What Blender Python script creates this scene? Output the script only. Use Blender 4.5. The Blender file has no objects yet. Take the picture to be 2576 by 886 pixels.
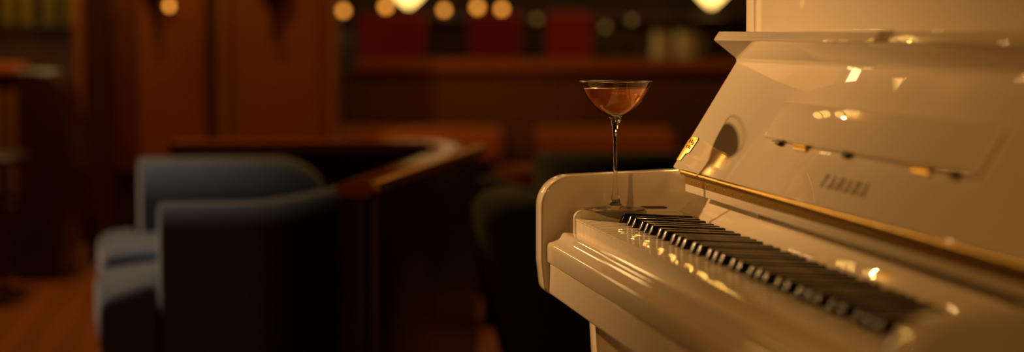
import bpy, bmesh, math, random
from mathutils import Vector, Matrix
random.seed(7)
S = bpy.context.scene
COL = S.collection
PI = math.pi

# ------------------------------------------------------------------ camera
cam_d = bpy.data.cameras.new('camera')
cam = bpy.data.objects.new('camera', cam_d); COL.objects.link(cam)
cam.location = (0, 0, 0.969)
cam.rotation_euler = (math.radians(90 - 3.889), 0, 0)
cam_d.sensor_width = 36.0
cam_d.lens = 36.0 * 5291.9 / 2576
cam_d.clip_start = 0.05
cam_d.dof.use_dof = True
cam_d.dof.focus_distance = 2.59
cam_d.dof.aperture_fstop = 2.6
cam_d.dof.aperture_blades = 0
S.camera = cam

# ------------------------------------------------------------------ world, view, light
S.view_settings.view_transform = 'Standard'
S.view_settings.look = 'None'
S.view_settings.exposure = 0.0
S.view_settings.gamma = 1.0
S.view_settings.use_curve_mapping = False
S.cycles.use_denoising = True
S.cycles.max_bounces = 12
S.cycles.transmission_bounces = 12
S.cycles.transparent_max_bounces = 16
S.cycles.sample_clamp_indirect = 6.0
S.cycles.caustics_reflective = False
S.cycles.caustics_refractive = False
w = bpy.data.worlds.new('world'); S.world = w
w.use_nodes = True
w.node_tree.nodes['Background'].inputs[0].default_value = (1.0, 0.55, 0.25, 1)
w.node_tree.nodes['Background'].inputs[1].default_value = 0.003

def aim(o, target):
    d = Vector(target) - o.location
    o.rotation_euler = d.to_track_quat('-Z', 'Y').to_euler()
def spot(name, loc, target, power, color, cone, blend, radius):
    d = bpy.data.lights.new(name, 'SPOT'); d.energy = power; d.color = color
    d.spot_size = math.radians(cone); d.spot_blend = blend; d.shadow_soft_size = radius
    o = bpy.data.objects.new(name, d); COL.objects.link(o); o.location = loc; aim(o, target); return o
def point(name, loc, power, color, radius):
    d = bpy.data.lights.new(name, 'POINT'); d.energy = power; d.color = color; d.shadow_soft_size = radius
    o = bpy.data.objects.new(name, d); COL.objects.link(o); o.location = loc; return o
def area(name, loc, target, power, color, sx, sy=None):
    d = bpy.data.lights.new(name, 'AREA'); d.energy = power; d.color = color
    d.shape = 'RECTANGLE'; d.size = sx; d.size_y = sy or sx
    o = bpy.data.objects.new(name, d); COL.objects.link(o); o.location = loc; aim(o, target); return o

WARM = (1.0, 0.515, 0.185)
FILL = (1.0, 0.44, 0.11)
AMBER = (1.0, 0.50, 0.09)
# the spotlight that lights the piano from the front left
spot('piano_spotlight', (-1.93, 4.67, 1.80), (0.21, 3.13, 0.96), 680, WARM, 33, 1.0, 0.065)
# added fill light behind the camera on its left, brightens the shaded piano faces
spot('piano_fill_light', (-1.6, -0.8, 2.5), (0.24, 1.95, 0.80), 150, FILL, 24, 1.0, 0.04)
# added fill lights for sofa, banquette, wall panels and right cheek, without fixtures
spot('sofa_fill_light', (-1.30, 5.20, 2.7), (-1.02, 5.00, 0.42), 95, (1, .80, .60), 42, 1.0, 0.05)
point('room_fill_light', (0.6, 9.0, 2.7), 30, AMBER, 0.05)
point('room_fill_light', (-1.75, 7.2, 2.75), 62, AMBER, 0.03)
point('room_fill_light', (1.9, -0.9, 2.6), 4, FILL, 0.04)

# ------------------------------------------------------------------ materials
def mat(name, c, rough=0.5, metal=0.0, coat=0.0, coat_rough=0.03, noise=None, bump=None, spec=0.5, sheen=0.0):
    """noise = (scale, second colour, amount); bump = (scale, strength)"""
    m = bpy.data.materials.new(name); m.use_nodes = True
    nt = m.node_tree; b = nt.nodes['Principled BSDF']
    b.inputs['Base Color'].default_value = (*c, 1)
    b.inputs['Roughness'].default_value = rough
    b.inputs['Metallic'].default_value = metal
    b.inputs['Coat Weight'].default_value = coat
    b.inputs['Coat Roughness'].default_value = coat_rough
    b.inputs['Specular IOR Level'].default_value = spec
    b.inputs['Sheen Weight'].default_value = sheen
    tc = nt.nodes.new('ShaderNodeTexCoord')
    if noise:
        n = nt.nodes.new('ShaderNodeTexNoise'); n.inputs['Scale'].default_value = noise[0]; n.inputs['Detail'].default_value = 5
        mx = nt.nodes.new('ShaderNodeMix'); mx.data_type = 'RGBA'
        mx.inputs['A'].default_value = (*c, 1); mx.inputs['B'].default_value = (*noise[1], 1)
        ml = nt.nodes.new('ShaderNodeMath'); ml.operation = 'MULTIPLY'; ml.inputs[1].default_value = noise[2]
        nt.links.new(tc.outputs['Object'], n.inputs['Vector'])
        nt.links.new(n.outputs['Fac'], ml.inputs[0]); nt.links.new(ml.outputs[0], mx.inputs['Factor'])
        nt.links.new(mx.outputs['Result'], b.inputs['Base Color'])
    if bump:
        n = nt.nodes.new('ShaderNodeTexNoise'); n.inputs['Scale'].default_value = bump[0]; n.inputs['Detail'].default_value = 3
        bp = nt.nodes.new('ShaderNodeBump'); bp.inputs['Strength'].default_value = bump[1]; bp.inputs['Distance'].default_value = 0.002
        nt.links.new(tc.outputs['Object'], n.inputs['Vector'])
        nt.links.new(n.outputs['Fac'], bp.inputs['Height']); nt.links.new(bp.outputs['Normal'], b.inputs['Normal'])
    return m

def striped(name, c1, c2, scale, axis='X', rough=0.8, c3=None):
    m = mat(name, c1, rough, sheen=0.2); nt = m.node_tree; b = nt.nodes['Principled BSDF']
    tc = nt.nodes.new('ShaderNodeTexCoord')
    wv = nt.nodes.new('ShaderNodeTexWave'); wv.wave_type = 'BANDS'; wv.bands_direction = axis
    wv.inputs['Scale'].default_value = scale; wv.inputs['Distortion'].default_value = 0.3
    cr = nt.nodes.new('ShaderNodeValToRGB')
    cr.color_ramp.elements[0].color = (*c1, 1); cr.color_ramp.elements[0].position = 0.4
    cr.color_ramp.elements[1].color = (*c2, 1); cr.color_ramp.elements[1].position = 0.6
    nt.links.new(tc.outputs['Object'], wv.inputs['Vector']); nt.links.new(wv.outputs['Fac'], cr.inputs['Fac'])
    nt.links.new(cr.outputs['Color'], b.inputs['Base Color'])
    return m

def glow(name, c, s):
    m = bpy.data.materials.new(name); m.use_nodes = True; nt = m.node_tree
    nt.nodes.remove(nt.nodes['Principled BSDF'])
    e = nt.nodes.new('ShaderNodeEmission'); e.inputs[0].default_value = (*c, 1); e.inputs[1].default_value = s
    nt.links.new(e.outputs[0], nt.nodes['Material Output'].inputs[0]); return m

M = {}
M['lacquer'] = mat('white_lacquer', (0.80, 0.745, 0.62), 0.7, coat=1.0, coat_rough=0.02, noise=(6, (0.77, 0.71, 0.58), 0.6), spec=0.0)
M['ivory'] = mat('white_key_plastic', (0.90, 0.86, 0.74), 0.6, coat=0.9, coat_rough=0.05, spec=0.0)
M['ebony'] = mat('black_key_plastic', (0.008, 0.007, 0.007), 0.25, coat=0.65, coat_rough=0.08, bump=(60, 0.05), spec=0.3)
M['brass'] = mat('brass', (0.52, 0.34, 0.055), 0.30, 1.0, noise=(90, (0.40, 0.25, 0.035), 0.6))
M['brass_lock'] = mat('aged_brass', (0.10, 0.055, 0.008), 0.55, 0.8)
M['brass_dull'] = mat('brass_letter', (0.11, 0.05, 0.012), 0.5, 0.3)
M['dark'] = mat('dark_gap', (0.012, 0.008, 0.006), 0.7)
M['felt'] = mat('grey_felt', (0.30, 0.25, 0.19), 0.95)
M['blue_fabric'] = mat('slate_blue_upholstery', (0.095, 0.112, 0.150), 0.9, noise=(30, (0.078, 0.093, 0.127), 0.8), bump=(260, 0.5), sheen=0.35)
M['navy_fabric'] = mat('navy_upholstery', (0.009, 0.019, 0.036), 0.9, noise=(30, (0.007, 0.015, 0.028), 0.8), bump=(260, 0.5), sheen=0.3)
M['dark_wood'] = mat('dark_walnut', (0.055, 0.014, 0.006), 0.40, coat=0.2, coat_rough=0.15, noise=(9, (0.020, 0.006, 0.003), 0.9))
M['cap_wood'] = mat('polished_oak', (0.55, 0.16, 0.006), 0.5, coat=0.5, coat_rough=0.2, noise=(14, (0.22, 0.06, 0.004), 0.8), spec=0.0)
M['panel_wood'] = mat('amber_wall_panel', (0.33, 0.090, 0.008), 0.6, noise=(3, (0.27, 0.07, 0.006), 0.8))
M['trim_wood'] = mat('amber_wood_trim', (0.42, 0.15, 0.035), 0.45, noise=(8, (0.30, 0.10, 0.02), 0.6))
M['stile_wood'] = mat('dark_red_wood', (0.085, 0.022, 0.007), 0.45, noise=(5, (0.04, 0.010, 0.004), 0.7))
M['plaster'] = mat('dark_plaster', (0.055, 0.030, 0.014), 0.9, noise=(4, (0.035, 0.018, 0.008), 0.7))
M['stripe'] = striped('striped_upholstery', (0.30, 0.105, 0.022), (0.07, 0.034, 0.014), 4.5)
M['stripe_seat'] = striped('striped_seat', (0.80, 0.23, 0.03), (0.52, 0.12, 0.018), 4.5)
M['roll'] = mat('rust_upholstery', (0.50, 0.14, 0.025), 0.75, noise=(8, (0.40, 0.10, 0.02), 0.6))
M['red'] = mat('dark_red_upholstery', (0.46, 0.028, 0.012), 0.8, noise=(10, (0.38, 0.020, 0.008), 0.6))
M['iron'] = mat('bronze_metal', (0.09, 0.055, 0.02), 0.4, 0.9)
M['pale'] = mat('pale_ceramic', (0.85, 0.76, 0.55), 0.5, noise=(10, (0.75, 0.64, 0.44), 0.7))
M['bottle'] = mat('olive_bottle_glass', (0.16, 0.11, 0.012), 0.15, noise=(12, (0.32, 0.20, 0.02), 0.7), spec=0.8)
M['globe'] = glow('amber_globe', (1.0, 0.36, 0.045), 3.6)
M['globe_dim'] = glow('dim_amber_globe', (0.75, 0.42, 0.10), 0.35)
M['cone'] = glow('lamp_bowl_glow', (1.0, 0.62, 0.15), 4.0)

M['cap_wood'].node_tree.nodes['Principled BSDF'].inputs['Coat Tint'].default_value = (1.0, 0.62, 0.22, 1)
M['edge_glint'] = mat('amber_edge_glint', (0.90, 0.46, 0.06), 0.45, 1.0, noise=(40, (0.62, 0.29, 0.04), 0.5))  # metal colour that stands in for lamp glow on the cap edge
def carpet():
    m = mat('rust_carpet', (0.34, 0.085, 0.009), 0.95, sheen=0.2); nt = m.node_tree; b = nt.nodes['Principled BSDF']
    tc = nt.nodes.new('ShaderNodeTexCoord'); mp = nt.nodes.new('ShaderNodeMapping')
    mp.inputs['Rotation'].default_value = (0, 0, math.radians(38)); mp.inputs['Scale'].default_value = (11, 11, 11)
    ck = nt.nodes.new('ShaderNodeTexChecker'); ck.inputs['Scale'].default_value = 1.0
    ck.inputs['Color1'].default_value = (0.36, 0.090, 0.009, 1); ck.inputs['Color2'].default_value = (0.26, 0.060, 0.006, 1)
    nz = nt.nodes.new('ShaderNodeTexNoise'); nz.inputs['Scale'].default_value = 250
    bp = nt.nodes.new('ShaderNodeBump'); bp.inputs['Strength'].default_value = 0.6; bp.inputs['Distance'].default_value = 0.004
    nt.links.new(tc.outputs['Object'], mp.inputs[0]); nt.links.new(mp.outputs[0], ck.inputs['Vector'])
    nt.links.new(ck.outputs['Color'], b.inputs['Base Color'])
    nt.links.new(tc.outputs['Object'], nz.inputs['Vector']); nt.links.new(nz.outputs['Fac'], bp.inputs['Height']); nt.links.new(bp.outputs[0], b.inputs['Normal'])
    return m
M['carpet'] = carpet()

def thin_glass(name, tint):
    """wall of a blown bowl, thin enough to let the light straight through"""
    m = bpy.data.materials.new(name); m.use_nodes = True; nt = m.node_tree
    nt.nodes.remove(nt.nodes['Principled BSDF'])
    fr = nt.nodes.new('ShaderNodeFresnel'); fr.inputs['IOR'].default_value = 1.6
    tr = nt.nodes.new('ShaderNodeBsdfTransparent'); tr.inputs[0].default_value = (*tint, 1)
    gl = nt.nodes.new('ShaderNodeBsdfGlossy'); gl.inputs['Roughness'].default_value = 0.0
    mx = nt.nodes.new('ShaderNodeMixShader')
    ge = nt.nodes.new('ShaderNodeNewGeometry'); mp = nt.nodes.new('ShaderNodeMapRange')
    mp.inputs['To Min'].default_value = 1.3; mp.inputs['To Max'].default_value = 1 / 1.3
    nt.links.new(ge.outputs['Backfacing'], mp.inputs['Value']); nt.links.new(mp.outputs[0], fr.inputs['IOR'])
    nt.links.new(fr.outputs[0], mx.inputs[0]); nt.links.new(tr.outputs[0], mx.inputs[1]); nt.links.new(gl.outputs[0], mx.inputs[2])
    nt.links.new(mx.outputs[0], nt.nodes['Material Output'].inputs[0]); return m
def solid_glass(name, c, ior, absorb=None, density=0):
    m = bpy.data.materials.new(name); m.use_nodes = True; nt = m.node_tree
    b = nt.nodes['Principled BSDF']
    b.inputs['Base Color'].default_value = (*c, 1); b.inputs['Roughness'].default_value = 0.0
    b.inputs['Transmission Weight'].default_value = 1.0; b.inputs['IOR'].default_value = ior
    if absorb:
        v = nt.nodes.new('ShaderNodeVolumeAbsorption'); v.inputs[0].default_value = (*absorb, 1); v.inputs[1].default_value = density
        nt.links.new(v.outputs[0], nt.nodes['Material Output'].inputs['Volume'])
    return m
M['bowl_glass'] = thin_glass('clear_bowl_glass', (0.97, 0.96, 0.94))
M['stem_glass'] = solid_glass('clear_stem_glass', (0.98, 0.98, 0.97), 1.5)
M['drink'] = solid_glass('amber_drink', (1.0, 0.33, 0.02), 1.34)
M['drink'].node_tree.nodes['Principled BSDF'].inputs['Transmission Weight'].default_value = 0.50

# ------------------------------------------------------------------ mesh helpers
def finish(name, bm, material, parent=None, smooth=35, loc=None, rz=None):
    bmesh.ops.recalc_face_normals(bm, faces=bm.faces[:])
    me = bpy.data.meshes.new(name); bm.to_mesh(me); bm.free()
    me.materials.append(material)
    if smooth:
        for p in me.polygons: p.use_smooth = True
        me.set_sharp_from_angle(angle=math.radians(smooth))
    o = bpy.data.objects.new(name, me); COL.objects.link(o)
    if parent: o.parent = parent
    if loc: o.location = loc
    if rz is not None: o.rotation_euler.z = rz
    return o
def bevel(bm, r, seg=3, edges=None, angle=20):
    if edges is None:
        edges = [e for e in bm.edges if len(e.link_faces) == 2 and e.calc_face_angle(0) > math.radians(angle)]
    bmesh.ops.bevel(bm, geom=edges, offset=r, segments=seg, profile=0.5, affect='EDGES', clamp_overlap=True)
def add_box(bm, x0, x1, y0, y1, z0, z1):
    vs = [bm.verts.new((x, y, z)) for x in (x0, x1) for y in (y0, y1) for z in (z0, z1)]
    for f in ((0, 1, 3, 2), (4, 6, 7, 5), (0, 4, 5, 1), (2, 3, 7, 6), (0, 2, 6, 4), (1, 5, 7, 3)):
        bm.faces.new([vs[i] for i in f])
    return vs
def box_bm(x0, x1, y0, y1, z0, z1, r=0.0, seg=3):
    bm = bmesh.new(); add_box(bm, x0, x1, y0, y1, z0, z1)
    bmesh.ops.recalc_face_normals(bm, faces=bm.faces[:])
    if r: bevel(bm, r, seg)
    return bm
def prism_bm(prof, a0, a1, axis='X', r=0.0, seg=3, angle=40):
    """extrude the closed outline along an axis: X -> prof is (y, z); Y -> (x, z); Z -> (x, y)"""
    bm = bmesh.new()
    def P(a, p):
        return {'X': (a, p[0], p[1]), 'Y': (p[0], a, p[1]), 'Z': (p[0], p[1], a)}[axis]
    A = [bm.verts.new(P(a0, p)) for p in prof]; B = [bm.verts.new(P(a1, p)) for p in prof]
    bm.faces.new(A); bm.faces.new(B[::-1])
    n = len(prof)
    for i in range(n):
        j = (i + 1) % n; bm.faces.new((A[i], B[i], B[j], A[j]))
    bmesh.ops.recalc_face_normals(bm, faces=bm.faces[:])
    if r: bevel(bm, r, seg, angle=angle)
    return bm
def fillet(pts, radii, n=8):
    """round the corners of a closed outline"""
    out = []; N = len(pts)
    for i, p in enumerate(pts):
        r = radii[i] if hasattr(radii, '__len__') else radii
        if r <= 0: out.append(p); continue
        P = Vector(p); a = Vector(pts[i - 1]) - P; b = Vector(pts[(i + 1) % N]) - P
        la, lb = a.length, b.length; a.normalize(); b.normalize()
        ang = math.acos(max(-1, min(1, a.dot(b))))
        d = min(r / math.tan(ang / 2), la * 0.49, lb * 0.49); rr = d * math.tan(ang / 2)
        c = P + (a + b).normalized() * (rr / math.sin(ang / 2))
        s = P + a * d - c; e = P + b * d - c
        a0 = math.atan2(s.y, s.x); a1 = math.atan2(e.y, e.x); da = (a1 - a0 + PI) % (2 * PI) - PI
        for k in range(n + 1):
            t = a0 + da * k / n; out.append((c.x + rr * math.cos(t), c.y + rr * math.sin(t)))
    return out
def lathe_bm(prof, n=64, closed=False):
    bm = bmesh.new(); rings = []
    for r, z in prof:
        if r < 1e-6: rings.append([bm.verts.new((0, 0, z))])
        else: rings.append([bm.verts.new((r * math.cos(2 * PI * k / n), r * math.sin(2 * PI * k / n), z)) for k in range(n)])
    pairs = list(zip(rings[:-1], rings[1:]))
    if closed: pairs.append((rings[-1], rings[0]))
    for A, B in pairs:
        for k in range(n):
            j = (k + 1) % n
            if len(A) == 1 and len(B) == 1: continue
            if len(A) == 1: bm.faces.new((A[0], B[j], B[k]))
            elif len(B) == 1: bm.faces.new((A[k], A[j], B[0]))
            else: bm.faces.new((A[k], A[j], B[j], B[k]))
    return bm
def shift(bm, x=0, y=0, z=0):
    bmesh.ops.translate(bm, vec=(x, y, z), verts=bm.verts[:]); return bm
def soft_box_bm(x0, x1, y0, y1, z0, z1, r, crown=0.0, seg=6):
    """cushion: a rounded box, subdivided and crowned on top"""
    bm = box_bm(x0, x1, y0, y1, z0, z1, r, seg)
    if crown:
        cx, cy = (x0 + x1) / 2, (y0 + y1) / 2
        es = [e for e in bm.edges if e.calc_length() > 0.12]
        bmesh.ops.subdivide_edges(bm, edges=es, cuts=6, use_grid_fill=True)
        for v in bm.verts:
            if v.co.z > (z0 + z1) / 2:
                u = (v.co.x - cx) / (x1 - x0) * 2; q = (v.co.y - cy) / (y1 - y0) * 2
                v.co.z += crown * (1 - u * u) * (1 - q * q) * (v.co.z - (z0 + z1) / 2) / ((z1 - z0) / 2)
    return bm
def thing(name, label, cat, loc=(0, 0, 0), rz=0.0, group=None):
    o = bpy.data.objects.new(name, None); COL.objects.link(o); o.empty_display_size = 0.1
    o.location = loc; o.rotation_euler = (0, 0, rz)
    return tag(o, label, cat, group)
def tag(o, label, cat, group=None, kind=None):
    o['label'] = label; o['category'] = cat
    if group: o['group'] = group
    if kind: o['kind'] = kind
    return o
def struct(name, bm, m, label=None):
    o = finish(name, bm, m); o['kind'] = 'structure'
    if label: o['label'] = label; o['category'] = name.split('_')[0]
    return o
def dup(root, loc, rz=None, label=None):
    r = root.copy(); COL.objects.link(r); r.location = loc
    if rz is not None: r.rotation_euler.z = rz
    if label: r['label'] = label
    for ch in list(root.children):
        c = ch.copy(); COL.objects.link(c); c.parent = r
        for g in list(ch.children):
            d = g.copy(); COL.objects.link(d); d.parent = c
    return r

# ------------------------------------------------------------------ room shell
XL, XR, YB, YF, H = -3.9, 3.6, 13.6, -2.6, 2.9
struct('floor', box_bm(XL, XR, YF, YB, -0.06, 0), M['carpet'], 'rust orange patterned carpet of the lounge')
struct('ceiling', box_bm(XL, XR, YF, YB, H, H + 0.08), M['plaster'])
struct('wall_left', box_bm(XL - 0.12, XL, YF, YB, 0, H), M['plaster'])
struct('wall_right', box_bm(XR, XR + 0.12, YF, YB, 0, H), M['plaster'])
struct('wall_back', box_bm(XL, XR, YB, YB + 0.12, 0, H), M['plaster'], 'dark wall at the far end of the lounge')
struct('wall_front', box_bm(XL, XR, YF - 0.12, YF, 0, H), M['plaster'])

# panelled partition wall with two amber panels, between the left booth and the bar
struct('wall_panelled', box_bm(-1.99, -0.80, 9.62, 9.76, 0, H), M['stile_wood'], 'wood panelled wall standing behind the blue sofa')
struct('trim_1', box_bm(-1.845, -1.395, 9.585, 9.619, 0.34, H, 0.008), M['panel_wood'], 'left amber panel of the panelled wall')
struct('trim_2', box_bm(-1.275, -0.838, 9.585, 9.619, 0.30, H, 0.008), M['panel_wood'], 'right amber panel of the panelled wall')
struct('trim_3', box_bm(-1.338, -1.292, 9.600, 9.619, 0.45, H, 0.004), M['trim_wood'])
struct('trim_4', box_bm(-0.832, -0.795, 9.560, 9.619, 0.0, H, 0.006), M['trim_wood'])
struct('trim_5', box_bm(-1.99, -1.885, 9.58, 9.619, 0.34, H, 0.008), M['trim_wood'])

# ------------------------------------------------------------------ the piano
PZ = 0.735
piano = thing('upright_piano', 'white lacquered upright piano with raised key lid and brass hinge', 'piano', (0.0803, 2.6459, 0), math.radians(-81.161))
def pp(name, bm, m, parent=None, smooth=35):
    return finish(name, shift(bm, 0, 0, PZ), m, parent or piano, smooth)
KW = 0.0235; NW = 52; KX = KW * NW; SL = 0.0544
# case sides, panels, lid
def side_bm(x0, x1):
    prof = [(-0.0295, -0.1035), (-0.0345, -0.060), (-0.0345, 0.049), (0.246, 0.0595), (0.246, 0.512), (0.600, 0.512), (0.600, -0.655), (0.246, -0.655), (0.246, -0.1075)]
    prof = fillet(prof, [0.014, 0.05, 0.040, 0.004, 0.004, 0.004, 0.004, 0.004, 0.02], 10)
    bm = prism_bm(prof, x0, x1, 'X')
    eds = [e for e in bm.edges if abs(e.verts[0].co.x - e.verts[1].co.x) < 1e-6]
    bevel(bm, 0.004, 3, eds)
    return bm
pp('left_cheek', side_bm(-0.100, -0.056), M['lacquer'])
pp('right_cheek', side_bm(KX + 0.056, KX + 0.100), M['lacquer'])
pp('upper_panel', box_bm(-0.0555, KX + 0.0555, 0.2467, 0.270, 0.060, 0.500, 0.002), M['lacquer'])
pp('lower_panel', box_bm(-0.0555, KX + 0.0555, 0.275, 0.295, -0.600, -0.107, 0.002), M['lacquer'])
pp('toe_rail', box_bm(-0.0555, KX + 0.0555, 0.262, 0.300, -0.655, -0.601, 0.003), M['lacquer'])
pp('back_panel', box_bm(-0.0555, KX + 0.0555, 0.585, 0.600, -0.655, 0.500, 0.002), M['dark_wood'])
pp('top_lid', box_bm(-0.110, KX + 0.110, 0.236, 0.605, 0.513, 0.535, 0.006), M['lacquer'])
# plinth under the sides
for x0, x1 in ((-0.100, -0.056), (KX + 0.056, KX + 0.100)):
    pp('foot_block', box_bm(x0, x1, 0.02, 0.600, -0.735, -0.656, 0.006), M['lacquer'])
# legs under the cheeks
def leg_bm(x0, x1):
    pr = [(0.034, -0.1085), (0.110, -0.1085), (0.088, -0.40), (0.082, -0.6555), (0.048, -0.6555), (0.048, -0.40), (0.040, -0.20)]
    return prism_bm(fillet(pr, [0, 0, .2, 0, 0, .2, .3], 6), x0, x1, 'X', 0.004, 3)
pp('leg', leg_bm(-0.098, -0.054), M['lacquer'])
pp('leg', leg_bm(KX + 0.054, KX + 0.098), M['lacquer'])
# key bed and key slip
pp('key_bed', prism_bm(fillet([(-0.0245, -0.0618), (-0.0245, -0.1005), (-0.018, -0.1055), (0.26, -0.1055), (0.26, -0.0618)], [0.001, 0.005, 0.004, 0, 0], 6), -0.0555, KX + 0.0555, 'X'), M['lacquer'])
slip = [(0.0005, -0.0205)]
slip += fillet([(-0.0100, -0.0195), (-0.0100, -0.0205)], 0) [:0]
cove = [(-0.0100, -0.0200), (-0.0118, -0.0213), (-0.0128, -0.0238), (-0.0142, -0.0270), (-0.0166, -0.0298), (-0.0198, -0.0318), (-0.0232, -0.0334), (-0.0258, -0.0348), (-0.0271, -0.0370), (-0.0275, -0.0400)]
slip = [(0.0008, -0.0197), (-0.0088, -0.0197)] + cove + [(-0.0275, -0.0585), (-0.0265, -0.0605), (-0.0245, -0.0613), (0.0008, -0.0613)]
pp('key_slip', prism_bm(slip, -0.0545, KX + 0.0545, 'X'), M['lacquer'], smooth=60)
pp('slip_tab', box_bm(-0.0540, -0.0425, -0.0080, -0.0020, -0.0196, -0.0184, 0.0005, 2), M['lacquer'])
# key blocks
def block_bm(x0, x1):
    pr = fillet([(-0.0005, -0.0200), (-0.0005, 0.0105), (0.1300, 0.0095), (0.141, 0.004), (0.141, -0.0200)], [0.0, 0.011, 0.01, 0.006, 0.0], 10)
    bm = prism_bm(pr, x0, x1, 'X')
    eds = [e for e in bm.edges if abs(e.verts[0].co.x - e.verts[1].co.x) < 1e-6 and (e.verts[0].co.z + e.verts[1].co.z) > -0.036]
    bevel(bm, 0.0022, 3, eds); return bm
pp('key_block', block_bm(-0.0540, -0.0030), M['lacquer'])
pp('key_block', block_bm(KX + 0.0030, KX + 0.0540), M['lacquer'])
pp('brass_latch_plate', prism_bm(fillet([(-0.047, 0.094), (-0.033, 0.090), (-0.022, 0.104), (-0.022, 0.124), (-0.047, 0.124)], 0.003, 4), 0.0095, 0.0112, 'Z', 0.0004, 2), M['brass_lock'])
# slanted strip behind the keys, rail under the hinge
strip = [(0.1475, -0.020), (0.1475, 0.0030), (0.1490, 0.0052), (0.1560, 0.0108), (0.1566, 0.0120), (0.1650, 0.0190), (0.1656, 0.0203), (0.1760, 0.0290), (0.1790, 0.0300), (0.1790, -0.020)]
pp('name_strip', prism_bm(strip, -0.0555, KX + 0.0555, 'X', 0.0005, 2), M['lacquer'])
pp('hinge_rail', prism_bm(fillet([(0.1420, 0.0325), (0.1420, 0.0560), (0.1700, 0.0560), (0.1700, 0.0325)], [0.0015, 0.001, 0.001, 0.001], 4), 0.0, KX, 'X'), M['lacquer'])
bm = bmesh.new(); add_box(bm, 0.0, KX, 0.1408, 0.1419, 0.0435, 0.0562)
for k in range(30):     # screw heads along the leaf
    x = 0.035 + k * (KX - 0.06) / 29
    bmesh.ops.create_cone(bm, cap_ends=True, segments=12, radius1=0.0024, radius2=0.0020, depth=0.0006,
                          matrix=Matrix.Translation((x, 0.1407, 0.0478)) @ Matrix.Rotation(PI / 2, 4, 'X'))
hinge = pp('piano_hinge', bm, M['brass'])
bm = bmesh.new()
kn = 0.0; n = 0
while kn < KX - 0.001:        # knuckles of the long hinge
    e = min(kn + 0.0625, KX)
    bmesh.ops.create_cone(bm, cap_ends=True, segments=16, radius1=0.0034, radius2=0.0034, depth=e - kn - 0.0008,
                          matrix=Matrix.Translation(((kn + e) / 2, 0.1380, 0.0577)) @ Matrix.Rotation(PI / 2, 4, 'Y'))
    kn = e
pp('hinge_barrel', bm, M['brass'], hinge)
# raised key lid: one bent board
tv = Vector((0, 0.0852, 0.1385)).normalized(); nv = Vector((0, -tv.z, tv.y)); FP = Vector((0, 0.1372, 0.0612))
def fb(u, v, h=0.0):
    p = FP + tv * v + nv * h + Vector((u, 0, 0)); return p
A = FP; Bk = fb(0, 0.1626)
outl = [(A.y, A.z), (Bk.y, Bk.z), (0.1900, 0.2252), (0.1978, 0.2368), (0.2400, 0.2058), (0.2440, 0.2010)]
bb = fb(0, 0.0, -0.016); outl += [(bb.y, bb.z)]
lid_prof = fillet(outl, [0.0015, 0.006, 0.0022, 0.0022, 0.01, 0.004, 0.0015], 8)
bm = prism_bm(lid_prof, -0.0500, KX + 0.0500, 'X')
eds = [e for e in bm.edges if abs(e.verts[0].co.x - e.verts[1].co.x) < 1e-6]
bevel(bm, 0.0012, 2, eds)
key_lid = pp('key_lid', bm, M['lacquer'])
def on_lid(name, bm, m, smooth=35):
    """bm is drawn flat as x = u, y = v, z = height; put it onto the lid's inner face"""
    mtx = Matrix(((1, 0, 0, 0), (0, tv.y, nv.y, FP.y), (0, tv.z, nv.z, FP.z), (0, 0, 0, 1)))
    bmesh.ops.transform(bm, matrix=mtx, verts=bm.verts[:])
    return pp(name, bm, m, key_lid, smooth)
desk = fillet([(0.294, 0.0600), (0.934, 0.0600), (0.934, 0.1070), (0.294, 0.1070)], [0.006, 0.006, 0.004, 0.004], 6)
bm = prism_bm(desk, 0.0018, 0.0098, 'Z', 0.0015, 2); on_lid('music_desk', bm, M['lacquer'])
for u in (0.345, 0.585, 0.885): on_lid('desk_hinge_pad', box_bm(u - 0.008, u + 0.008, 0.0555, 0.0598, 0.0002, 0.0060, 0.0006, 2), M['dark'])
for u in (0.425, 0.800):
    bm = bmesh.new()
    add_box(bm, u - 0.022, u + 0.022, 0.0545, 0.0597, 0.0002, 0.0030)
    bmesh.ops.create_cone(bm, cap_ends=True, segments=12, radius1=0.0022, radius2=0.0022, depth=0.044,
                          matrix=Matrix.Translation((u, 0.0590, 0.0030)) @ Matrix.Rotation(PI / 2, 4, 'Y'))
    on_lid('desk_hinge', bm, M['brass'])
plate = fillet([(-0.0468, 0.0095), (-0.0300, 0.0100), (-0.0245, 0.0200), (-0.0095, 0.0240), (-0.0040, 0.0430), (-0.0090, 0.0460), (-0.0400, 0.0455), (-0.0468, 0.0400)], 0.002, 4)
bm = prism_bm(plate, 0.0002, 0.0016, 'Z', 0.0004, 2)
for u, v in ((-0.036, 0.031), (-0.025, 0.031), (-0.036, 0.039), (-0.025, 0.039), (-0.014, 0.036), (-0.017, 0.030)):
    bmesh.ops.create_cone(bm, cap_ends=True, segments=12, radius1=0.0026, radius2=0.0018, depth=0.0014, matrix=Matrix.Translation((u, v, 0.0021)))
on_lid('brass_stay_plate', bm, M['brass'])
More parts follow.
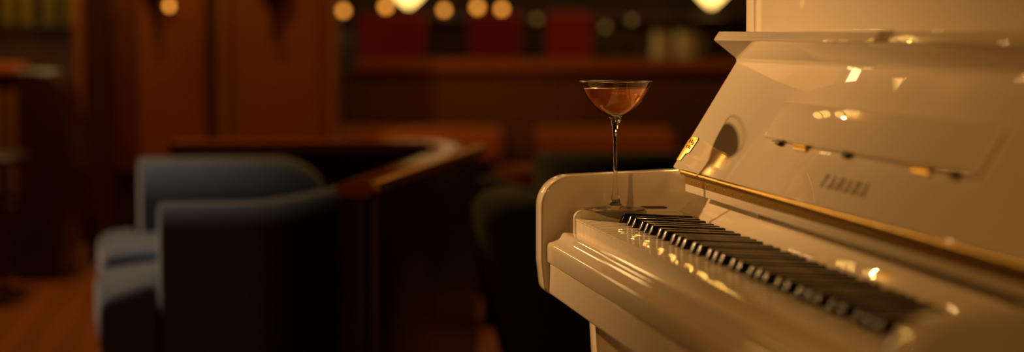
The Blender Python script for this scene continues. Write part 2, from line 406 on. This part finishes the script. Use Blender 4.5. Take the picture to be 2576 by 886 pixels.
# maker's lettering in brass
def text_bm(ch, size, sx, depth):
    cu = bpy.data.curves.new('letter', 'FONT'); cu.body = ch; cu.size = size; cu.extrude = depth; cu.resolution_u = 4; cu.offset = 0.0
    to = bpy.data.objects.new('letter', cu); COL.objects.link(to)
    dg = bpy.context.evaluated_depsgraph_get(); me = bpy.data.meshes.new_from_object(to.evaluated_get(dg))
    bpy.data.objects.remove(to); bpy.data.curves.remove(cu)
    xs = [v.co.x for v in me.vertices]; c = (min(xs) + max(xs)) / 2
    for v in me.vertices: v.co.x = (v.co.x - c) * sx
    return me
bm = bmesh.new()
for i, ch in enumerate('YAMAHA'):
    me = text_bm(ch, 0.0215, 0.95, 0.0006)
    k0 = len(bm.verts); bm.from_mesh(me); bm.verts.ensure_lookup_table()
    for v in bm.verts[k0:]: v.co += Vector((0.5570 + i * 0.0254, 0.0205, 0.0008))
    bpy.data.meshes.remove(me)
on_lid('maker_lettering', bm, M['brass_dull'], 0)
# lock in the lip
lp0 = Vector((0, 0.1900, 0.2252)); lt = Vector((0, 0.0078, 0.0116)).normalized(); ln = Vector((0, -lt.z, lt.y))
def on_lip(name, bm, m, parent):
    mtx = Matrix(((1, 0, 0, 0), (0, lt.y, ln.y, lp0.y), (0, lt.z, ln.z, lp0.z), (0, 0, 0, 1)))
    bmesh.ops.transform(bm, matrix=mtx, verts=bm.verts[:]); return pp(name, bm, m, parent)
lock = on_lip('lock_plate', box_bm(0.587, 0.631, 0.0004, 0.0132, 0.0001, 0.0009, 0.0003, 1), M['brass_lock'], key_lid)
on_lip('keyhole', lathe_bm([(0, 0.0010), (0.0038, 0.0010), (0.0038, 0.0013), (0, 0.0013)], 20), M['dark'], key_lid).location = (0.6095, lt.y * 0.0068, lt.z * 0.0068)

# the keys
BK = {'C#': (1, -2.3), 'D#': (2, 2.3), 'F#': (4, -3.4), 'G#': (5, 0), 'A#': (6, 3.4)}
black = [KW + 0.0034]
for o_ in range(1, 8):
    for k in BK: black.append((2 + 7 * (o_ - 1) + BK[k][0]) * KW + BK[k][1] * 1e-3)
BWH = 0.0052; YFB, YR = 0.0513, 0.1435
def slope(bm):
    for v in bm.verts: v.co.z -= SL * v.co.y
    return bm
def white_bm(i):
    x0, x1 = i * KW + 0.0007, (i + 1) * KW - 0.0007
    a, b = x0, x1
    for c in black:
        if c - BWH < x0 < c + BWH + 0.001: a = c + BWH + 0.0008
        if c - BWH - 0.001 < x1 < c + BWH: b = c - BWH - 0.0008
    pr = [(x0, 0.0), (x1, 0.0), (x1, YFB - 0.001)]
    if b < x1: pr += [(b, YFB - 0.001)]
    pr += [(b, 0.1460), (a, 0.1460)]
    if a > x0: pr += [(a, YFB - 0.001)]
    pr += [(x0, YFB - 0.001)]
    pr = [p for k, p in enumerate(pr) if k == 0 or (abs(p[0] - pr[k - 1][0]) + abs(p[1] - pr[k - 1][1])) > 1e-6]
    bm = prism_bm(pr, -0.0024, 0.0, 'Z', 0.00045, 2)
    pb = [(x, max(y, 0.0012)) for x, y in pr]
    b2 = prism_bm(pb, -0.0205, -0.0024, 'Z'); me = bpy.data.meshes.new('t'); b2.to_mesh(me); b2.free(); bm.from_mesh(me); bpy.data.meshes.remove(me)
    return slope(bm)
for i in range(NW): pp('white_key', white_bm(i), M['ivory'])
def black_bm():
    bm = bmesh.new(); w0, w1 = 0.0050, 0.0043
    pr = [(YFB, 0.0002, w0), (YFB + 0.0050, 0.0118, w1), (YR, 0.0118, w1), (YR, 0.0002, w0)]
    L = [bm.verts.new((-w_, y, z)) for y, z, w_ in pr]; R = [bm.verts.new((w_, y, z)) for y, z, w_ in pr]
    bm.faces.new(L); bm.faces.new(R[::-1])
    for k in range(4):
        j = (k + 1) % 4; bm.faces.new((L[k], R[k], R[j], L[j]))
    bmesh.ops.recalc_face_normals(bm, faces=bm.faces[:])
    eds = [e for e in bm.edges if (e.verts[0].co.z > 0.01 and e.verts[1].co.z > 0.01) or (max(v.co.z for v in e.verts) > 0.01 and min(v.co.z for v in e.verts) < 0.001 and max(v.co.y for v in e.verts) < 0.08)]
    bevel(bm, 0.0014, 4, eds)
    add_box(bm, -w0, w0, YFB, YR, -0.0190, 0.0001)
    return slope(bm)
k0 = pp('black_key', black_bm(), M['ebony']); k0.location.x = black[0]
for c in black[1:]:
    k = k0.copy(); COL.objects.link(k); k.parent = piano; k.location.x = c
pp('key_felt', box_bm(-0.002, KX + 0.002, 0.0015, 0.1470, -0.0600, -0.0320), M['felt'])

# ------------------------------------------------------------------ the drink on the key block
PR = Matrix.Rotation(math.radians(-81.161), 4, 'Z'); PO = Vector((0.0803, 2.6459, PZ))
def pw(x, y, z): return PO + (PR @ Vector((x, y, z)))
GX, GY, GZ = -0.0165, 0.0545, 0.0106
gl = pw(GX, GY, GZ)
glass = thing('coupe_glass', 'tall stemmed coupe glass standing on the end block of the white piano', 'glass', gl)
def gz(z): return z - GZ          # piano heights to glass heights
bowl_out = [(0.0086, gz(0.1289)), (0.0118, gz(0.1303)), (0.0165, gz(0.1328)), (0.0225, gz(0.1370)), (0.0285, gz(0.1425)), (0.0340, gz(0.1490)), (0.0388, gz(0.1565)), (0.0425, gz(0.1640)), (0.0462, gz(0.1723))]
def smooth_prof(p, n=4):
    out = []
    for i in range(len(p) - 1):
        p0 = p[max(i - 1, 0)]; p1 = p[i]; p2 = p[i + 1]; p3 = p[min(i + 2, len(p) - 1)]
        for k in range(n):
            t = k / n
            out.append(tuple(0.5 * ((2 * p1[j]) + (-p0[j] + p2[j]) * t + (2 * p0[j] - 5 * p1[j] + 4 * p2[j] - p3[j]) * t * t + (-p0[j] + 3 * p1[j] - 3 * p2[j] + p3[j]) * t ** 3) for j in (0, 1)))
    return out + [p[-1]]
bo = smooth_prof(bowl_out)
bi = [(max(r - 0.0008, 0.0), z + 0.0006 * (1 if i < len(bo) - 6 else 0.2)) for i, (r, z) in enumerate(bo)]
finish('rim', lathe_bm([(0.0459 + 0.0007 * math.cos(2 * PI * k / 12), gz(0.1727) + 0.0006 * math.sin(2 * PI * k / 12)) for k in range(12)], 96, True), M['stem_glass'], glass, 90)
finish('bowl', lathe_bm(bo + bi[::-1], 96), M['bowl_glass'], glass, 60)
stem = [(0.0, 0.0), (0.0378, 0.0), (0.0382, 0.0005), (0.0374, 0.0010), (0.0250, 0.0022), (0.0120, 0.0036), (0.0076, 0.0060), (0.0060, 0.0100), (0.0048, 0.0170), (0.0034, 0.0280), (0.0026, 0.0420),
        (0.0023, 0.0620), (0.0025, 0.0780), (0.0032, 0.0920), (0.0042, 0.1020), (0.0058, 0.1110), (0.0074, 0.1155), (0.0094, gz(0.1291)), (0.0094, gz(0.1292)), (0.0, gz(0.1293))]
sp = smooth_prof(stem[1:-2], 4); sp = [(0.0, 0.0)] + sp + [(0.0070, gz(0.1297)), (0.0, gz(0.1299))]
finish('stem', lathe_bm(sp, 64), M['stem_glass'], glass, 60)
zl = gz(0.1640)
dr = [(max(r - 0.0012, 0.0), z + 0.0007) for r, z in bo if z + 0.0007 < zl and z > gz(0.1296)]
dr = [(0.0, gz(0.1302))] + [d for d in dr if d[0] > 0.002] + [(0.0411, zl), (0.0400, zl - 0.0003), (0.0, zl - 0.0004)]
tag(finish('cocktail', lathe_bm(dr, 96), M['drink'], None, 50, gl), 'amber cocktail filling the bowl of the coupe glass', 'drink')

# ------------------------------------------------------------------ blue sofa
sofa = thing('sofa', 'slate blue two cushion sofa inside the dark wooden partition', 'sofa', (-0.754, 4.50, 0), math.radians(12.5))
# local x = front to back (0 = arm front), y = near arm to far arm
def arm_bm(y0, y1, zf, zb, depth, r0, r1, drop=0.0):
    bm = bmesh.new(); N = 24
    secs = []
    for k in range(N + 1):
        t = k / N; x = depth * t; z = zf + (zb - zf) * max(0, (t - 0.45) / 0.55) ** 1.6
        if t > 0.72: z -= drop * (1 - math.sqrt(max(0, 1 - ((t - 0.72) / 0.28) ** 2)))
        pr = fillet([(y0, 0.08), (y1, 0.08), (y1, z), (y0, z)], [0.008, 0.008, r1, r0], 8)
        secs.append([bm.verts.new((x, y, zz)) for y, zz in pr])
    for a, b in zip(secs[:-1], secs[1:]):
        for i in range(len(a)):
            j = (i + 1) % len(a); bm.faces.new((a[i], b[i], b[j], a[j]))
    bm.faces.new(secs[0]); bm.faces.new(secs[-1][::-1])
    bmesh.ops.recalc_face_normals(bm, faces=bm.faces[:])
    eds = [e for e in bm.edges if abs(e.verts[0].co.x) < 1e-6 and abs(e.verts[1].co.x) < 1e-6]
    bevel(bm, 0.020, 4, eds)
    return bm
SD, SF = 0.430, 0.520
finish('armrest', arm_bm(0.0, 0.16, 0.600, 0.640, SD, 0.075, 0.075), M['blue_fabric'], sofa)
finish('armrest', arm_bm(0.93, 1.15, 0.640, 0.640, SF - 0.02, 0.150, 0.060, 0.13), M['blue_fabric'], sofa)
bk = fillet([(SD - 0.10, 0.17), (SD, 0.17), (SF, 0.92), (SF - 0.15, 0.92)], [0.01, 0.01, 0.01, 0.01], 4)
finish('backrest', prism_bm(bk, 0.08, 0.535, 'Z', 0.035, 5), M['blue_fabric'], sofa)
finish('base', box_bm(-0.105, SD - 0.05, 0.02, 1.13, 0.06, 0.255, 0.012), M['blue_fabric'], sofa)
def tcushion(out, z0, z1, rise):
    bm = prism_bm(fillet(out, 0.03, 4), z0, z1, 'Z', 0.045, 5, angle=50)
    for v in bm.verts:
        if v.co.z > (z0 + z1) / 2: v.co.z += rise * math.sin(min(1, max(0, (v.co.x + 0.13) / 0.30)) * PI / 2)
    return bm
finish('seat_cushion', tcushion([(-0.130, 0.012), (-0.006, 0.012), (-0.006, 0.165), (SD - 0.10, 0.165), (SD - 0.10, 0.550), (-0.130, 0.550)], 0.258, 0.400, 0.062), M['blue_fabric'], sofa)
finish('seat_cushion', tcushion([(-0.110, 0.555), (SD - 0.07, 0.555), (SD - 0.06, 0.925), (-0.006, 0.925), (-0.006, 1.120), (-0.110, 1.120)], 0.258, 0.435, 0.035), M['blue_fabric'], sofa)
for x, y in ((-0.07, 0.06), (-0.07, 1.09), (0.36, 0.06), (0.36, 1.09)):
    finish('foot', shift(lathe_bm([(0, 0), (0.018, 0), (0.025, 0.07), (0, 0.07)], 16), x, y), M['dark_wood'], sofa)

# ------------------------------------------------------------------ low wooden partition around the sofa
part = thing('low_partition', 'low dark wood partition wrapping the blue sofa with glossy oak top', 'partition')
inn = [(-0.352, 4.20), (-0.185, 5.54), (-0.235, 5.80), (-0.950, 5.80)]
outr = [(-0.950, 5.98), (-0.200, 5.98), (-0.090, 5.62), (-0.284, 4.20)]
foot_ = [(-0.348, 4.21), (-0.181, 5.545), (-0.232, 5.806), (-0.945, 5.806), (-0.945, 5.97), (-0.205, 5.97), (-0.090, 5.62), (-0.276, 4.21)]
finish('panel', prism_bm(foot_, 0.0, 0.640, 'Z', 0.004, 2), M['dark_wood'], part)
cap = inn + outr
finish('cap', prism_bm(fillet(cap, [0.005, 0.03, 0.06, 0.005, 0.005, 0.15, 0.10, 0.005], 6), 0.641, 0.668, 'Z', 0.009, 4), M['cap_wood'], part)
finish('edge_glint_strip', prism_bm([(-0.2835, 4.195), (-0.2640, 4.195), (-0.0700, 5.62), (-0.0895, 5.62)], 0.648, 0.673, 'Z', 0.0095, 5), M['edge_glint'], part)  # strip added to imitate the lamps' highlight along the cap edge
finish('corner_post', box_bm(-0.289, -0.268, 4.19, 4.22, 0.0, 0.640, 0.006), M['stile_wood'], part)

# ------------------------------------------------------------------ tub chairs
def tub(name, label, loc, rz, R, zt, m, open_deg=95, zb=0.10, group=None):
    t = thing(name, label, 'armchair', loc, rz, group)
    bm = bmesh.new(); N = 40; th = 0.10
    a0 = math.radians(open_deg / 2); a1 = 2 * PI - a0
    rows = []
    for k in range(N + 1):
        a = a0 + (a1 - a0) * k / N; s = abs((a - PI) / PI)
        zz = zt - 0.05 * s * s
        def pt(r, z): return bm.verts.new((r * math.cos(a), r * math.sin(a), z))
        q = 0.72
        rows.append([pt(R * q, zb), pt(R * (q + 0.18), zb + 0.5 * (zz - zb)), pt(R * 0.985, zz - 0.07), pt(R, zz - 0.035), pt(R - 0.022, zz - 0.008), pt(R - th / 2, zz), pt(R - th + 0.022, zz - 0.008), pt(R - th, zz - 0.04), pt(R - th, zb + 0.2), pt(R * q - 0.06, zb)])
    for A_, B_ in zip(rows[:-1], rows[1:]):
        for i in range(10):
            j = (i + 1) % 10; bm.faces.new((A_[i], B_[i], B_[j], A_[j]))
    bm.faces.new(rows[0]); bm.faces.new(rows[-1][::-1])
    finish('tub_back', bm, m, t, 50)
    finish('seat_cushion', lathe_bm(smooth_prof([(0.0, 0.30), (R - th - 0.03, 0.30), (R - th - 0.008, 0.33), (R - th - 0.008, 0.40), (R - th - 0.04, 0.435), (0.12, 0.45), (0.0, 0.452)], 3), 40), m, t, 50)
    finish('seat_base', lathe_bm([(0, zb), (R * 0.70 - 0.065, zb), (R * 0.72 - 0.06, 0.299), (0, 0.299)], 32), m, t)
    for k in range(4):
        a = PI / 4 + k * PI / 2
        finish('leg', shift(lathe_bm([(0, 0), (0.014, 0), (0.020, zb + 0.002), (0, zb + 0.002)], 12), R * 0.55 * math.cos(a), R * 0.55 * math.sin(a)), M['dark_wood'], t)
    return t
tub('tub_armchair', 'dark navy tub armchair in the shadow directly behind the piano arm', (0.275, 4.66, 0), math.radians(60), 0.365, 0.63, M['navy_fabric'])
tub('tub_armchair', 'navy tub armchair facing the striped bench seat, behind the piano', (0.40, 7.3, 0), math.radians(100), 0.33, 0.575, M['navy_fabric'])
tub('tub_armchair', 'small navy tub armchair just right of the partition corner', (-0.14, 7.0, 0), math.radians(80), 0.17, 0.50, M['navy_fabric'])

# round rust stool between the navy chairs
st = thing('round_stool', 'low rust orange round stool between two navy chairs', 'stool', (0.045, 8.35, 0))
finish('seat', lathe_bm(smooth_prof([(0, 0.34), (0.10, 0.34), (0.125, 0.36), (0.125, 0.42), (0.10, 0.44), (0, 0.445)], 3), 40), M['roll'], st, 60)
for k in range(4):
    a = PI / 4 + k * PI / 2
    finish('leg', shift(lathe_bm([(0, 0), (0.012, 0), (0.018, 0.345), (0, 0.345)], 12), 0.08 * math.cos(a), 0.08 * math.sin(a)), M['dark_wood'], st)

# ------------------------------------------------------------------ striped banquette under the bar
bq = thing('banquette', 'long striped banquette with rust rolled top behind the cocktail glass', 'banquette', (0.1, 10.4, 0))
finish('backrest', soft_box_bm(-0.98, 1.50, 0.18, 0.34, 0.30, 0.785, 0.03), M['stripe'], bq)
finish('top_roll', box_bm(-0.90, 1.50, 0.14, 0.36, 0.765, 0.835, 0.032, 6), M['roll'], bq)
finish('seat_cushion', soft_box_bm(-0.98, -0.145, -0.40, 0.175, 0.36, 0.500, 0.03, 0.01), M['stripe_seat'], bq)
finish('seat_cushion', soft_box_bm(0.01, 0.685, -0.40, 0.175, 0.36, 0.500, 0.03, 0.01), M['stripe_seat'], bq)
finish('base', box_bm(-0.97, 1.48, -0.30, 0.33, 0.0, 0.30, 0.01), M['dark_wood'], bq)
for x0, x1 in ((-0.96, -0.16), (0.02, 0.675)):
    finish('seat_box', box_bm(x0, x1, -0.36, 0.17, 0.301, 0.359, 0.01), M['dark_wood'], bq)

# ------------------------------------------------------------------ booth at the left edge
bo_ = thing('booth_seat', 'striped booth seat with dark wooden end at the left edge', 'booth', (-2.05, 8.25, 0))
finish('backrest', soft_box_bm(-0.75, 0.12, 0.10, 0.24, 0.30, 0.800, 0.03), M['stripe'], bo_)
finish('top_roll', box_bm(-0.75, 0.10, 0.06, 0.28, 0.795, 0.850, 0.026, 6), M['roll'], bo_)
finish('base', box_bm(-0.75, 0.12, 0.0, 0.24, 0.0, 0.30, 0.01), M['dark_wood'], bo_)
endp = fillet([(0.125, 0.0), (0.285, 0.0), (0.340, 0.42), (0.300, 0.76), (0.255, 0.815), (0.125, 0.825)], [0, 0, 0.3, 0.2, 0.04, 0], 8)
finish('end_panel', prism_bm(endp, -0.10, 0.26, 'Y', 0.01, 3), M['dark_wood'], bo_)
t = thing('slatted_table', 'dark slatted side table in front of the striped booth', 'table', (-1.93, 7.55, 0))
finish('tabletop', box_bm(-0.28, 0.16, -0.2, 0.2, 0.50, 0.53, 0.008), M['dark_wood'], t)
for k in range(6):
    x = -0.24 + k * 0.072
    finish('slat', box_bm(x, x + 0.022, -0.17, -0.14, 0.04, 0.499, 0.004), M['stile_wood'], t)
finish('foot_rail', box_bm(-0.26, 0.14, -0.18, 0.16, 0.0, 0.039, 0.006), M['dark_wood'], t)

# tall dark column between the booth and the panels
struct('column_1', box_bm(-1.815, -1.712, 8.90, 9.10, 0, H, 0.01), M['stile_wood'], 'dark red wooden column left of the amber panels')

# ------------------------------------------------------------------ wall torch lamps on the panels
def torch(loc, label, bulb=(0, 0)):
    t = thing('wall_sconce', label, 'wall lamp', loc, 0, 'torch lamps on the amber panels')
    finish('stem', lathe_bm(smooth_prof([(0.010, 0.0), (0.020, 0.012), (0.020, 0.022), (0.009, 0.035), (0.012, 0.09), (0.016, 0.14)], 3), 24), M['iron'], t, 60)
    finish('shade', lathe_bm([(0.016, 0.140), (0.024, 0.158), (0.050, 0.180), (0.062, 0.215), (0.066, 0.26), (0.062, 0.26), (0.058, 0.215), (0.046, 0.184), (0.0, 0.165)], 32), M['iron'], t, 60)
    finish('bulb', shift(lathe_bm([(0, 0), (0.011, 0.005), (0.013, 0.016), (0.008, 0.030), (0, 0.034)], 20), bulb[0], 0, 0.195 + bulb[1]), M['globe'], t, 60)
    finish('bracket', box_bm(-0.008, 0.008, 0.015, 0.088, 0.07, 0.085, 0.003), M['iron'], t)
    return t
torch((-1.604, 9.495, 0.925), 'bronze torch lamp on the left amber panel, its bulb showing', (0.062, -0.045))
torch((-1.073, 9.495, 0.925), 'bronze torch lamp on the right amber panel')

# ------------------------------------------------------------------ the bar at the back
bar = thing('bar_counter', 'dark bar counter along the back of the lounge', 'bar', (0.2, 12.6, 0))
finish('front', box_bm(-1.30, 1.70, 0.05, 0.55, 0.0, 1.030, 0.008), M['dark_wood'], bar)
finish('counter_top', box_bm(-1.33, 1.73, -0.05, 0.60, 1.031, 1.070, 0.012), M['dark_wood'], bar)
# red chairs standing at it
def red_chair(loc, label, wd):
    t = thing('bar_chair', label, 'chair', loc, 0, 'red chairs at the bar')
    finish('backrest', soft_box_bm(-wd / 2, wd / 2, -0.22, -0.16, 0.66, 1.085, 0.02), M['red'], t)
    finish('seat', soft_box_bm(-wd / 2, wd / 2, -0.22, 0.19, 0.58, 0.655, 0.02), M['red'], t)
    for x in (-wd / 2 + 0.03, wd / 2 - 0.03):
        for y in (-0.19, 0.16):
            finish('leg', box_bm(x - 0.016, x + 0.016, y - 0.016, y + 0.016, 0.0, 0.585, 0.004), M['dark_wood'], t)
    return t
red_chair((-0.69, 12.28, 0), 'dark red bar chair below the bright bowl lamp, leftmost of three', 0.39)
red_chair((-0.10, 12.28, 0), 'dark red bar chair behind the middle of the striped banquette', 0.30)
red_chair((0.33, 12.28, 0), 'dark red bar chair nearest to the pale pitchers', 0.26)
# small globe lamps on the counter
def globe(x, y, label, m, r=0.020, z0=1.0705, h=0.03):
    t = thing('globe_lamp', label, 'lamp', (x, y, z0), 0, 'small globe lamps on the bar')
    finish('base', lathe_bm([(0, 0), (0.018, 0), (0.014, 0.006), (0.006, h - r * 0.6), (0, h - r * 0.6)], 16), M['iron'], t)
    finish('globe', shift(lathe_bm([(r * math.sin(PI * k / 12), -r * math.cos(PI * k / 12)) for k in range(13)], 20), 0, 0, h + r * 0.3), m, t, 90)
    return t
gs = [(-1.005, 12.58, 'amber globe lamp at the left end of the bar, beside the panelled wall', 'globe', 0.020, 0.026),
      (-0.752, 12.58, 'amber globe lamp just left of the large bowl lamp', 'globe', 0.022, 0.050),
      (-0.405, 12.58, 'amber globe lamp right of the large bowl lamp', 'globe', 0.019, 0.030),
      (-0.206, 12.58, 'amber globe lamp, left of the close pair behind the banquette', 'globe', 0.021, 0.046),
      (-0.061, 12.58, 'amber globe lamp, right of the close pair behind the banquette', 'globe', 0.020, 0.036)]
for x, y, lb, m, r, h in gs: globe(x, y, lb, M[m], r, h=h)
# bowl lamps
def bowl_lamp(x, label):
    t = thing('bowl_lamp', label, 'lamp', (x, 12.75, 1.0705), 0, 'glowing bowl lamps on the bar')
    finish('stem', lathe_bm([(0, 0), (0.05, 0), (0.045, 0.008), (0.008, 0.014), (0.008, 0.058), (0, 0.058)], 24), M['iron'], t)
    finish('lamp_shade', lathe_bm([(0.0, 0.058), (0.010, 0.060), (0.036, 0.082), (0.066, 0.108), (0.098, 0.15), (0.115, 0.22), (0.109, 0.22), (0.092, 0.155), (0, 0.095)], 40), M['cone'], t, 60)
    return t
bowl_lamp(-0.625, 'glowing yellow bowl lamp above the leftmost red chair')
bowl_lamp(1.205, 'glowing yellow bowl lamp beside the upper corner of the piano')
# dim small lights further right
for x, z, lb in ((0.145, 1.051, 'faint round lamp above the third red chair'), (0.545, 1.005, 'faint round lamp low on the right of the red chairs'), (0.70, 1.047, 'faint orange lamp over the pale pitchers')):
    t = thing('candle_lamp', lb, 'lamp', (x, 12.33, 0), 0, 'faint candle lamps on stands')
    finish('stand', lathe_bm([(0, 0), (0.05, 0), (0.045, 0.015), (0.008, 0.03), (0.008, z - 0.02), (0, z - 0.02)], 20), M['iron'], t)
    finish('globe', shift(lathe_bm([(0.018 * math.sin(PI * k / 12), -0.018 * math.cos(PI * k / 12)) for k in range(13)], 20), 0, 0, z), M['globe_dim'], t, 90)
# pale pitchers on a shelf in front of the bar
sh = thing('serving_table', 'narrow dark serving table holding the pale pitchers', 'table', (0.98, 12.25, 0))
finish('tabletop', box_bm(-0.24, 0.24, -0.15, 0.15, 0.775, 0.800, 0.005), M['dark_wood'], sh)
for x in (-0.21, 0.21):
    for y in (-0.12, 0.12):
        finish('leg', box_bm(x - 0.015, x + 0.015, y - 0.015, y + 0.015, 0, 0.775, 0.003), M['dark_wood'], sh)
def pitcher(x, h, r, label):
    t = thing('pitcher', label, 'pitcher', (x, 12.25, 0.8005), 0, 'pale pitchers on the serving table')
    finish('body', lathe_bm(smooth_prof([(0.0, 0.0), (r * 0.8, 0.0), (r, h * 0.3), (r * 0.85, h * 0.7), (r * 0.9, h), (r * 0.82, h), (r * 0.75, h * 0.7), (0, h * 0.65)], 3), 32), M['pale'], t, 60)
    bm = bmesh.new()
    add_box(bm, r * 0.9, r * 1.25, -0.01, 0.01, h * 0.80, h * 0.88); add_box(bm, r * 1.15, r * 1.3, -0.01, 0.01, h * 0.35, h * 0.88); add_box(bm, r * 0.9, r * 1.25, -0.01, 0.01, h * 0.30, h * 0.38)
    finish('handle', bm, M['pale'], t)
pitcher(0.865, 0.17, 0.055, 'pale pitcher on the serving table, the slimmer left one')
pitcher(1.015, 0.17, 0.075, 'pale pitcher on the serving table, the wider right one')

# ------------------------------------------------------------------ back bar with bottles at the far left
bb_ = thing('back_bar', 'dark shelf unit with bottles at the far left behind the booth', 'shelf', (-2.55, 11.0, 0))
finish('cabinet', box_bm(-0.60, 0.62, 0.0, 0.40, 0.0, 0.985, 0.008), M['stile_wood'], bb_)
finish('shelf_top', box_bm(-0.63, 0.65, -0.04, 0.42, 0.986, 1.020, 0.008), M['dark_wood'], bb_)
first = None
for k, (x, sc) in enumerate(((-2.66, 'brown'), (-2.56, ''), (-2.44, ''), (-2.33, ''), (-2.22, ''), (-2.13, ''))):
    o = finish('bottle', lathe_bm(smooth_prof([(0, 0), (0.034, 0), (0.036, 0.02), (0.036, 0.17), (0.030, 0.20), (0.014, 0.225), (0.013, 0.29), (0, 0.29)], 2), 20), M['bottle'], None, 50, (x, 11.12, 1.0205))
    tag(o, 'tall olive bottle in the row on the back bar shelf', 'bottle', 'olive bottles on the back bar')
for x in (-2.25, -2.6): point('bottle_fill_light', (x, 10.7, 1.6), 4.0, (1, .7, .25), 0.04)  # added lights without fixtures, to brighten the bottles

# ------------------------------------------------------------------ pendant globe lamps over the lounge
M['pendant'] = glow('opal_globe', (1.0, 0.60, 0.22), 9.0)
def pendant(loc, r, label):
    t = thing('pendant_lamp', label, 'pendant lamp', loc, 0, 'opal pendant lamps over the lounge')
    finish('globe', lathe_bm([(r * math.sin(PI * k / 16), -r * math.cos(PI * k / 16)) for k in range(17)], 32), M['pendant'], t, 90)
    finish('cap', lathe_bm([(0, r * 0.95), (r * 0.42, r * 0.93), (r * 0.36, r * 1.12), (0, r * 1.14)], 24), M['iron'], t)
    finish('cord', lathe_bm([(0, r * 1.14), (0.004, r * 1.14), (0.004, H - loc[2]), (0, H - loc[2])], 10), M['iron'], t)
pendant((-2.05, 9.30, 1.80), 0.11, 'opal globe pendant lamp above the booth, the one nearer the column')
pendant((-2.38, 9.20, 1.74), 0.11, 'opal globe pendant lamp above the booth, the one nearer the bottles')
pendant((-0.40, 12.30, 1.52), 0.09, 'opal globe pendant lamp over the bar, leftmost')
pendant((0.05, 12.30, 1.56), 0.09, 'opal globe pendant lamp over the bar, second from the left')
pendant((0.50, 12.30, 1.52), 0.09, 'opal globe pendant lamp over the bar, third from the left')
pendant((0.95, 12.30, 1.56), 0.09, 'opal globe pendant lamp over the bar, rightmost')
M['drum'] = glow('amber_shade', (1.0, 0.55, 0.12), 3.2)
def drum(loc, r, h, label):
    t = thing('drum_lamp', label, 'ceiling lamp', loc, 0, 'amber drum lamps over the sofa aisle')
    finish('lamp_shade', lathe_bm([(0, 0.01), (r - 0.01, 0.01), (r, 0.0), (r, h), (r - 0.008, h), (r - 0.008, 0.02), (0, 0.02)], 48), M['drum'], t, 60)
    finish('rim', lathe_bm([(r, -0.004), (r + 0.006, -0.004), (r + 0.006, 0.012), (r, 0.012)], 48, True), M['iron'], t)
    finish('rod', lathe_bm([(0, 0.021), (0.008, 0.021), (0.008, H - loc[2]), (0, H - loc[2])], 12), M['iron'], t)
drum((-1.394, 7.405, 2.47), 0.20, 0.12, 'amber drum ceiling lamp nearer the panelled wall')
drum((-1.04, 5.90, 2.24), 0.15, 0.16, 'amber drum ceiling lamp above the far arm of the sofa')
